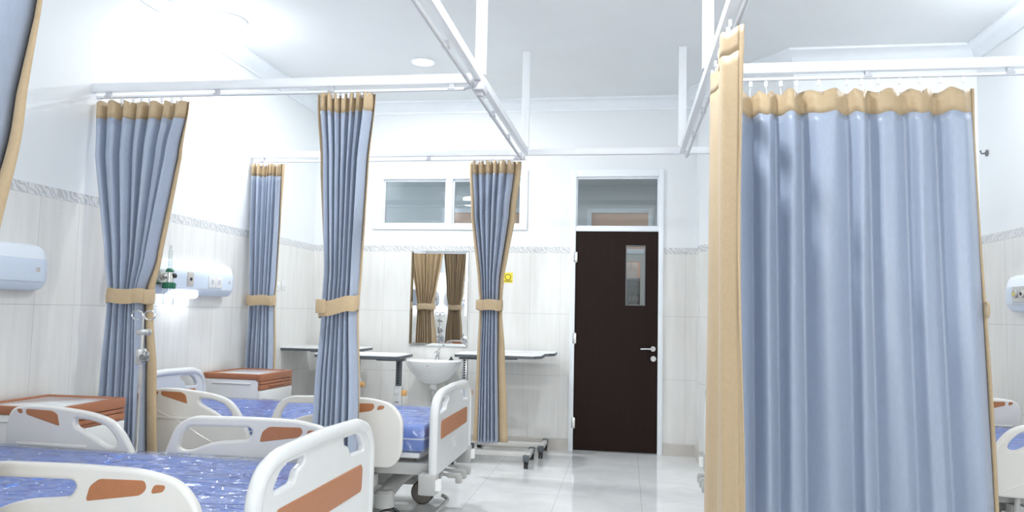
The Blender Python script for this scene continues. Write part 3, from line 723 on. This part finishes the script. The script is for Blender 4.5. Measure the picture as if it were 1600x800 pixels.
    obj('mattress_deck', bm, M_ABS2, t)
    bm = B()
    for s in (-1, 1): rbox(bm, (.05, s*.41-.022, .40+dz), (L_BED-.04, s*.41+.022, .47+dz), .006)
    for x in (.15, .75, 1.35, L_BED-.12): rbox(bm, (x-.02, -.41, .405+dz), (x+.02, .41, .455+dz), .005)
    for x in (.4, .9, 1.2, 1.7): rbox(bm, (x-.02, -.43, .468+dz), (x+.02, .43, .497+dz))
    obj('upper_frame', bm, M_STEEL, t)
    bm = B()
    for x in (.45, 1.45):
        for s in (-1, 1): tube(bm, [(x-.12, s*.26, .27), (x+.05, s*.26, .42+dz)], .024, 10)
    obj('lift_arm', bm, M_STEEL, t)
    bm = B()
    for s in (-1, 1): rbox(bm, (.28, s*.30-.03, .215), (1.72, s*.30+.03, .275), .008)
    for x in (.30, 1.74):
        pts = [(x, -.385, .20), (x, -.36, .235), (x, -.2, .262), (x, 0, .27), (x, .2, .262), (x, .36, .235), (x, .385, .20)]
        tube(bm, pts, .05, 12, ry=.042)
        for s in (-1, 1): lathe(bm, [(0, .262), (.045, .26), (.058, .245), (.060, .165), (.050, .160), (.030, .158), (.028, .145), (0, .145)], 20, Matrix.Translation((x, s*.385, 0)))
    obj('base_frame', bm, M_STEEL, t)
    bm = B()   # foot pedal bar that links the castor brakes
    pts = rnd([(1.70, -.36), (1.97, -.30), (1.97, .30), (1.70, .36)], .05)
    tube(bm, [(x, y, .16-.10*max(0, (x-1.7)/.27)) for x, y in pts[7:-7]], .013, 8); obj('brake_bar', bm, M_STEEL, t)
    for x in (.30, 1.74):
        for s in (-1, 1):
            tr = .035*s
            c = B(); cx, cy = x+.03, s*.385
            rbox(c, (cx-.022, cy-.012, .07), (cx+.022, cy+.012, .15), .006); cyl(c, (cx-.0, cy-.034, .078), (cx, cy+.034, .078), .012, 12)
            ca = obj('castor', c, M_STEEL, t)
            for q in (-1, 1):
                bm = B(); Mx = Matrix.Translation((cx, cy+q*.026, .078)) @ Matrix.Rotation(-q*pi/2, 4, 'X')
                lathe(bm, [(0, -.010), (.060, -.010), (.072, -.010), (.078, -.004), (.078, .006), (.072, .012), (.066, .012)], 28, Mx, 0)
                lathe(bm, [(.0725, .0115), (.066, .017), (.03, .022), (0, .023)], 28, Mx, 1)
                obj('wheel', bm, [M_TYRE, M_HUB], ca)
    for k in (-1, 0, 1):
        bm = B(); y = k*.13
        tube(bm, [(L_BED-.20, y, .365+dz), (L_BED+.01, y, .345+dz)], .010, 8)
        rbox(bm, (L_BED+.005, y-.017, .33+dz), (L_BED+.095, y+.017, .36+dz), .007); rbox(bm, (L_BED+.06, y-.022, .30+dz), (L_BED+.10, y+.022, .352+dz), .008)
        obj('crank_handle', bm, M_STEEL, t)
    return t
make_bed('nearest hospital bed at lower left, cut off by the bottom edge of the photo', -3.11, 2.62, -.015, 0, -.035)
make_bed('second hospital bed on the left, between the tied curtains, footboard and castors in view', -3.14, 4.78, 0, -.035, -.07, down=1)
make_bed('hospital bed in the right bay, mostly hidden behind the drawn blue curtain', 2.605, 4.85, pi, -.025, -.26)
make_bed('hospital bed of the front left bay, seen only as a reflection in the mirror', -3.10, .45, 0, 0)

# ---------------------------------------------------------------- bedside cabinets
def make_cabinet(label, x, y, rot):
    """front faces +x, width along y"""
    t = thing('bedside_cabinet', label, 'cabinet', (x, y, 0), rot, 'bedside cabinets against the left wall')
    w, d = .25, .48
    bm = B(); rbox(bm, (0, -w+.006, .10), (d-.02, w-.006, .772), .006); obj('body', bm, M_CABW, t)
    bm = B()
    for lo, hi in (((0, -w, .772), (.035, w, .815)), ((d-.035, -w, .760), (d, w, .815)), ((.035, -w, .772), (d-.035, -w+.03, .815)), ((.035, w-.03, .772), (d-.035, w, .815))): rbox(bm, lo, hi, .006)
    tp = obj('top_frame', bm, M_CABO, t); tp['label'] = 'terracotta brown top frame'
    bm = B(); rbox(bm, (.03, -w+.025, .772), (d-.03, w-.025, .806), .002); obj('top_inlay', bm, M_MARBLE, tp)['label'] = 'pale stone-look top'
    def drawer(z0, z1, band, m):
        bm = B(); rbox(bm, (d-.022, -w+.004, z0), (d, w-.004, z1), .004); dr = obj('drawer', bm, m, t)
        if band:
            bm = B(); rbox(bm, (d-.005, -.12, z0+.012), (d+.0015, .12, z1-.008), .006); h = obj('recess_shade_plate', bm, M_CABD, dr)  # flat dark plate, its colour imitates the shade inside a recess
            bm = B(); rbox(bm, (d-.002, -.115, z1-.022), (d+.006, .115, z1-.008), .004); obj('handle', bm, M_CABO, dr)
        return dr
    drawer(.737, .757, False, M_CABO)['label'] = 'slim brown pull-out shelf front'
    a = drawer(.695, .734, True, M_CABO); a['label'] = 'brown drawer handle strip'
    drawer(.560, .692, False, M_CABW)
    b = drawer(.515, .557, True, M_CABO); b['label'] = 'brown door handle strip'
    drawer(.13, .512, False, M_CABW)
    for s in (-1, 1):
        bm = B(); rbox(bm, (.08, s*(w-.004)-.006, .735), (.40, s*(w-.004)+.010, .747), .004); obj('towel_rail', bm, M_CABW, t)
    for px in (.06, d-.06):
        for s in (-1, 1):
            bm = B(); cyl(bm, (px, s*.19-.012, .035), (px, s*.19+.012, .035), .035, 20); rbox(bm, (px-.015, s*.19-.018, .06), (px+.015, s*.19+.018, .105), .004, 1); obj('castor', bm, [M_TYRE, M_STEEL], t)
make_cabinet('bedside cabinet behind the nearest bed, beside the drip stand', -3.18, 3.57, 0)
make_cabinet('bedside cabinet at the far left beyond the second bed, in front of the narrow curtain', -3.17, 5.64, -.05)

# ---------------------------------------------------------------- overbed tables
me_top = {}
def make_table(label, x, y, flip, z=.95, dp=.20):
    """top spans local x 0..-.8 from the leg side; base below"""
    t = thing('overbed_table', label, 'table', (x, y, 0), pi if flip else 0, 'overbed tables parked along the back wall')
    w, d = .76, dp; fs = 1 if flip else -1
    out = rnd([(0, -d), (w-.05, -d), (w-.03, -d+.06), (w, -d+.09), (w, d-.03), (w-.03, d), (.03, d), (0, d-.03)], [.05, .03, .03, .05, .04, .03, .03, .04])
    bm = B(); prism(bm, [(px-.035, py) for px, py in out], z-.028, z-.006); o = obj('tabletop_edge', bm, M_EDGE, t); o['label'] = 'dark grey tabletop edge'
    bm = B(); prism(bm, [(px-.035, py) for px, py in scale_loop(out, .997)], z-.0058, z+.001); obj('tabletop', bm, M_TOPW, t)['label'] = 'white laminate tabletop'
    bm = B(); rbox(bm, (-.02, -.05, z-.055), (.22, .05, z-.0285), .004); rbox(bm, (.22, -.02, z-.050), (.50, .02, z-.0285), .004); obj('support_bracket', bm, M_DKSTEEL, t)
    bm = B(); rbox(bm, (.005, -.022, .60), (.05, .022, z-.05), .004)
    for k in range(int((z-.70)/.022)):
        for q in (-1, 1): rbox(bm, (.018, q*.0225-.001, .68+k*.022), (.037, q*.0225+.001, .692+k*.022), 0, 1)
    obj('inner_column', bm, [M_EDGE if flip else M_BRUSH, M_BLACK], t)
    bm = B(); rbox(bm, (-.006, -.034, .07), (.061, .034, .66), .008)
    for zz in (.47, .52): rbox(bm, (.012, fs*.0345-.001, zz), (.044, fs*.0345+.001, zz+.006), 0, 1)
    obj('outer_column', bm, [M_ABS2, M_BLACK], t)
    bm = B(); cyl(bm, (.028, fs*.032, .615), (.028, fs*.05, .615), .018, 14); obj('lock_button', bm, M_WHITEP, t)
    bm = B(); xk = -.006 if flip else .061; cyl(bm, (xk, 0, .60), (xk+(-.04 if flip else .04), 0, .60), .026, 14); obj('height_knob', bm, M_PINKPL, t)
    bm = B(); rbox(bm, (-.03, -.03, .065), (.62, .03, .105), .006)
    rbox(bm, (-.05, -.19, .065), (.0, .19, .105), .006)
    rbox(bm, (.60, -.19, .068), (.64, .19, .108), .006); obj('base_frame', bm, M_ABS, t)
    for px in (-.025, .62):
        for s in (-1, 1):
            bm = B(); rbox(bm, (px-.026, s*.20-.035, .062), (px+.026, s*.20+.025, .112), .007); e = obj('end_cap', bm, M_EDGE, t)
            bm = B()
            for q in (-1, 1): cyl(bm, (px+q*.010-.007, s*.20, .026), (px+q*.010+.007, s*.20, .026), .026, 18)
            rbox(bm, (px-.02, s*.20-.012, .03), (px+.02, s*.20+.012, .065), .004); obj('castor', bm, M_BLACK, e)
    return t
make_table('white overbed table right of the sink, nearer one, two base bars with castors showing', -1.445, 6.66, False, .950)
make_table('white overbed table right of the sink, against the back wall behind another table', -1.375, 7.14, False, .950)
make_table('white overbed table left of the sink with slotted column and orange knob', -1.925, 6.42, True, .930, .24)
make_table('white overbed table in the far left corner behind another, under the switches', -2.515, 7.00, True, .945, .28)

# ---------------------------------------------------------------- wash basin, mirror, small wall items
sk = thing('wash_basin', 'white ceramic wash basin on the back wall under the mirror', 'sink', (-1.84, YB, .835))
bm = B(); n = 40
def basin(prof, cy, mi=0):
    rings = []
    for rx, ryf, ryb, z in prof:
        ring = []
        for k in range(n):
            th = 2*pi*k/n; c, s = cos(th), sin(th)
            y = cy+(s*ryf if s < 0 else s*ryb)
            ring.append(bm.verts.new((rx*c*(1-.10*max(0, s)), min(y, -.001), z)))
        rings.append(ring)
    for a, b in zip(rings, rings[1:]):
        for k in range(n): bm.faces.new((a[k], a[(k+1) % n], b[(k+1) % n], b[k])).material_index = mi
    bm.faces.new(rings[-1]); bm.faces.new(rings[0][::-1])
basin([(.05, .045, .05, -.225), (.10, .09, .09, -.21), (.16, .14, .15, -.175), (.215, .20, .18, -.115), (.255, .235, .19, -.055), (.275, .25, .2, -.012), (.276, .252, .2, .0), (.268, .245, .2, .004), (.245, .215, .09, .0), (.22, .19, .075, -.03), (.17, .14, .055, -.085), (.09, .07, .03, -.115), (.02, .02, .01, -.12)], -.205)
obj('basin', bm, M_CERAM, sk)
bm = B(); cyl(bm, (0, -.068, .0), (0, -.068, .06), .021, 18); tube(bm, [(0, -.068, .055), (0, -.11, .075), (0, -.155, .07), (0, -.165, .055)], .014, 12); tube(bm, [(0, -.066, .06), (.012, -.06, .09), (.028, -.085, .118)], [.019, .015, .010], 12)
obj('faucet', bm, M_CHROME, sk)
bm = B(); cyl(bm, (0, -.205, -.27), (0, -.205, -.215), .038, 18); obj('drain_collar', bm, M_CERAM, sk)
bm = B(); tube(bm, [(0, -.205, -.26), (0, -.205, -.50), (.02, -.20, -.535), (.06, -.18, -.535), (.08, -.165, -.50), (.085, -.12, -.43), (.085, -.02, -.42), (.085, 0, -.42)], .018, 12); cyl(bm, (0, -.205, -.33), (0, -.205, -.29), .028, 16)
cyl(bm, (.085, -.012, -.42), (.085, 0, -.42), .034, 16); obj('drain_trap', bm, M_CHROME, sk)
bm = B(); cyl(bm, (.165, -.03, -.255), (.165, 0, -.255), .02, 14); tube(bm, [(.165, -.03, -.255), (.12, -.05, -.25), (.05, -.07, -.2), (.02, -.075, -.1), (.0, -.07, -.02)], .006, 8); cyl(bm, (.165, -.05, -.255), (.165, -.03, -.255), .026, 16); obj('supply_valve', bm, M_CHROME, sk)
bm = B(); cyl(bm, (0, -.4475, -.03), (0, -.438, -.03), .009, 14); obj('overflow_hole', bm, M_BLACK, sk)
bm = B(); lathe(bm, [(0, 0), (.022, 0), (.022, .008), (.012, .012), (.008, .02), (.010, .028), (0, .03)], 20, Matrix.Translation((-1.70, YB-.075, .8388))); tag(obj('sink_plug', bm, M_BLACK), 'small black plug standing on the right of the basin rim', 'plug')
mi = thing('wall_mirror', 'tall rectangular wall mirror with silver border above the wash basin', 'mirror', (-1.857, YB, .965))
bm = B(); rbox(bm, (-.298, -.010, 0), (.298, -.001, .955)); obj('backing', bm, M_BRUSH, mi)
bm = B(); hw, hh2, b_ = .296, .953, .028
vo = [(-hw, -.011, .002), (hw, -.011, .002), (hw, -.011, hh2), (-hw, -.011, hh2)]; vi = [(-hw+b_, -.0155, b_), (hw-b_, -.0155, b_), (hw-b_, -.0155, hh2-b_), (-hw+b_, -.0155, hh2-b_)]
V = [bm.verts.new(p) for p in vo+vi]; W_ = [bm.verts.new((p[0], -.0085, p[2])) for p in vo]
for k in range(4):
    bm.faces.new((V[k], V[(k+1) % 4], V[4+(k+1) % 4], V[4+k])); bm.faces.new((W_[k], W_[(k+1) % 4], V[(k+1) % 4], V[k]))
bm.faces.new(V[4:]); bm.faces.new(W_[::-1]); obj('mirror_glass', bm, M_MIRROR, mi, smooth=.01)
sg = thing('yellow_notice', 'small yellow notice on the back wall peeking out right of a curtain', 'sign', (-1.15, YB, 1.61))
bm = B(); rbox(bm, (-.06, -.004, 0), (.035, -.0005, .10), .001); obj('notice_card', bm, M_YELLOW, sg)
bm = B(); tube(bm, [(-.012+.028*cos(k*pi/8), -.0045, .056+.028*sin(k*pi/8)) for k in range(16)], .003, 6, closed=True); rbox(bm, (-.05, -.0046, .012), (.025, -.0038, .018)); obj('printed_mark', bm, M_BLACK, sg)
def switch(loc, label, n):
    t = thing('light_switch', label, 'switch', loc, 0, 'switches on the left wall')
    bm = B(); rbox(bm, (0, -.04, 0), (.008, .04, .085), .003); obj('plate', bm, M_WHITEP, t)
    bm = B(); rbox(bm, (.006, -.016, .022), (.012, .016, .064), .003); obj('rocker', bm, M_PIPING, t)
switch((XL, 6.60, 1.47), 'white wall switch left of a pair behind the narrow curtain', 1)
switch((XL, 6.72, 1.48), 'white wall switch right of a pair above the corner table', 1)

# ---------------------------------------------------------------- bed-head service panels
def make_unit(label, loc, rot, length=1.5, lamp=True, sock=True, gs=0):
    """front faces +x local; runs along y from -length/2 to length/2"""
    t = thing('bed_head_unit', label, 'wall panel', loc, rot, 'bed-head service panels')
    h = .25; hl = .785
    prof = rnd([(0, 0), (.07, .0), (.098, .045), (.10, .15), (.075, .232), (.04, h), (0, h)], [.001, .02, .02, .02, .02, .02, .001], 4)
    def body(name, lo, hi, m, p):
        lo = -.55
        bm = B(); rings = []
        ys = [lo, lo+.012, lo+.035, lo+.06]+[hi-.06, hi-.035, hi-.012, hi]
        ks = [.80, .90, .97, 1, 1, .97, .90, .80]
        for y, k in zip(ys, ks): rings.append([bm.verts.new((x*(k if x > .02 else 1), y, h/2+(z-h/2)*(1-(1-k)*.8))) for x, z in p])
        n = len(p)
        for a, b in zip(rings, rings[1:]):
            for j in range(n): bm.faces.new((a[j], b[j], b[(j+1) % n], a[(j+1) % n]))
        bm.faces.new(rings[0][::-1]); bm.faces.new(rings[-1])
        bmesh.ops.recalc_face_normals(bm, faces=bm.faces)
        for f in bm.faces:
            c = f.calc_center_median()
            f.material_index = 0 if c.z < .178 else 1
        return obj(name, bm, m, t)
    body('housing', -hl, hl, [M_UNIT, M_UNITT], prof)
    bm = B(); rbox(bm, (.0985, -.49, .047), (.1012, hl-.06, .050)); obj('seam', bm, M_RAIL, t)
    s = 1
    if lamp:
        bm = B(); rbox(bm, (.03, -.06, -.022), (.098, .28, .040), .022); obj('reading_lamp', bm, M_LAMPB, t)['label'] = 'lit white reading lamp'
        l = bpy.data.lights.new('reading_light', 'AREA'); l.size = .36; l.shape = 'RECTANGLE'; l.size_y = .06; l.energy = .12; l.color = (.9, .96, 1)
        o = bpy.data.objects.new('reading_light', l); o.location = (.06, .10, -.03); o.rotation_euler = (0, 0, pi/2); COL.objects.link(o); o.parent = t
    g = B(); rbox(g, (.095, -.32+gs, .062), (.106, -.05+gs, .168), .003); gp = obj('gas_outlet_plate', g, M_BRUSH, t)
    for k in range(3):
        bm = B(); y = -.275+gs+k*.09; cyl(bm, (.104, y, .117), (.114, y, .117), .026, 18); cyl(bm, (.112, y, .117), (.117, y, .117), .011, 14, 1); obj('gas_outlet', bm, [M_STEEL if k != 1 else M_PLATE, M_YELLOW if k == 0 else M_BLACK], gp)
    bm = B(); rbox(bm, (.097, .115, .062), (.105, .19, .165), .003); cp = obj('call_plate', bm, M_PLATE, t)
    bm = B(); cyl(bm, (.104, .152, .115), (.11, .152, .115), .012, 14); obj('call_jack', bm, M_BLACK, cp)
    if sock:
        for y in (.44, .535):
            bm = B(); rbox(bm, (.096, y-.045, .062), (.106, y+.045, .15), .004); sp = obj('socket', bm, M_WHITEP, t)
            bm = B(); cyl(bm, (.1055, y, .105), (.107, y, .105), .022, 20); obj('socket_well', bm, M_RAIL, sp)
    bm = B(); rbox(bm, (.097, hl-.10, .10), (.1025, hl-.075, .122), .002); obj('maker_plate', bm, M_PLATE, t)
    return t
make_unit('pale blue bed-head panel with lit reading lamp, between the left tied curtains', (XL, 4.87, 1.395), 0, 1.5)
make_unit('pale blue bed-head panel at the left edge, only its rounded end in view', (XL, 2.90, 1.385), 0, 1.5, True, False)
make_unit('pale blue bed-head panel on the right wall at the right edge of the photo', (XR, 5.07, 1.395), pi, 1.5, gs=-.10)
make_unit('bed-head panel of the front left bay, seen only in the mirror', (XL, .6, 1.395), 0, 1.5, False)
fm = thing('oxygen_flowmeter', 'oxygen flowmeter with green cap and clear bottle on the lit bed-head panel', 'flowmeter', (XL+.158, 4.68, 1.38))
bm = B(); cyl(bm, (-.035, 0, .13), (.015, 0, .13), .013, 14); cyl(bm, (0, 0, .09), (0, 0, .165), .016, 14); cyl(bm, (.0, .02, .14), (.0, .06, .14), .018, 16, 1); obj('valve_body', bm, [M_CHROME, M_BLACK], fm)
bm = B(); lathe(bm, [(0, .162), (.024, .162), (.026, .175), (.018, .187), (0, .188)], 20); obj('green_collar', bm, M_GREEN, fm)
bm = B(); lathe(bm, [(.0, .187), (.012, .187), (.013, .30), (.008, .315), (.008, .345), (0, .347)], 18); obj('flow_tube', bm, M_CLEAR, fm)
bm = B(); lathe(bm, [(0, .052), (.042, .052), (.044, .06), (.042, .09), (.02, .096), (0, .097)], 24); rbox(bm, (-.008, .03, .07), (.008, .075, .085), .004); obj('bottle_cap', bm, M_GREEN, fm)
bm = B(); lathe(bm, [(0, -.058), (.034, -.058), (.038, -.052), (.038, .05), (.036, .052)], 24); tube(bm, [(0, 0, .052), (0, 0, -.045)], .003, 6); obj('humidifier_bottle', bm, M_CLEAR, fm)
hk = thing('tieback_hook', 'small grey hook on the right wall beside the drawn curtain', 'hook', (XR, 6.02, 2.58))
bm = B(); cyl(bm, (-.008, 0, 0), (0, 0, 0), .025, 14); tube(bm, [(-.008, 0, 0), (-.04, 0, -.005), (-.05, 0, .02)], .007, 8); obj('hook_body', bm, M_DKSTEEL, hk)
# loose tieback of the drawn curtain
bm = B(); tube(bm, [(1.748, YM-.045+.02*cos(k*pi/9), 1.385+.038*sin(k*pi/9)) for k in range(18)], .006, 6, closed=True); tag(obj('tieback_loop', bm, M_BEIGE), 'small untied loop at the right edge of the drawn blue curtain', 'tieback')

# ---------------------------------------------------------------- drip stand
iv = thing('drip_stand', 'slim steel drip stand with twin ring hooks in front of the left curtain', 'drip stand', (-2.70, 3.93, 0))
bm = B(); lathe(bm, [(0, 0), (.11, 0), (.112, .012), (.10, .022), (.03, .032), (0, .033)], 28); obj('base', bm, M_STEEL, iv)
bm = B(); cyl(bm, (0, 0, .03), (0, 0, .95), .012, 14); cyl(bm, (0, 0, .95), (0, 0, 1.17), .009, 14, 0); tube(bm, [(0, 0, 1.17), (0, 0, 1.245)], .006, 10); obj('pole', bm, M_CHROME, iv)
bm = B()
for s in (-1, 1): tube(bm, [(s*(.004+.034*(1-cos(a))), 0, 1.262+.026*sin(a)+.0) for a in [k*2*pi/18 for k in range(18)]], .0045, 8, closed=True)
tube(bm, [(0, 0, 1.24), (.004, 0, 1.262)], .006, 8); obj('ring_hook', bm, M_CHROME, iv)
bm = B(); rbox(bm, (-.025, -.02, .985), (.018, .02, 1.075), .005); rbox(bm, (.015, -.016, 1.0), (.04, .016, 1.06), .006, 1); cyl(bm, (.03, -.04, 1.03), (.03, .0, 1.03), .016, 12, 1); obj('clamp', bm, [M_BRUSH, M_DKSTEEL], iv)
bm = B(); rbox(bm, (-.03, -.018, 1.15), (.045, .018, 1.185), .006); obj('collar', bm, M_BRUSH, iv)
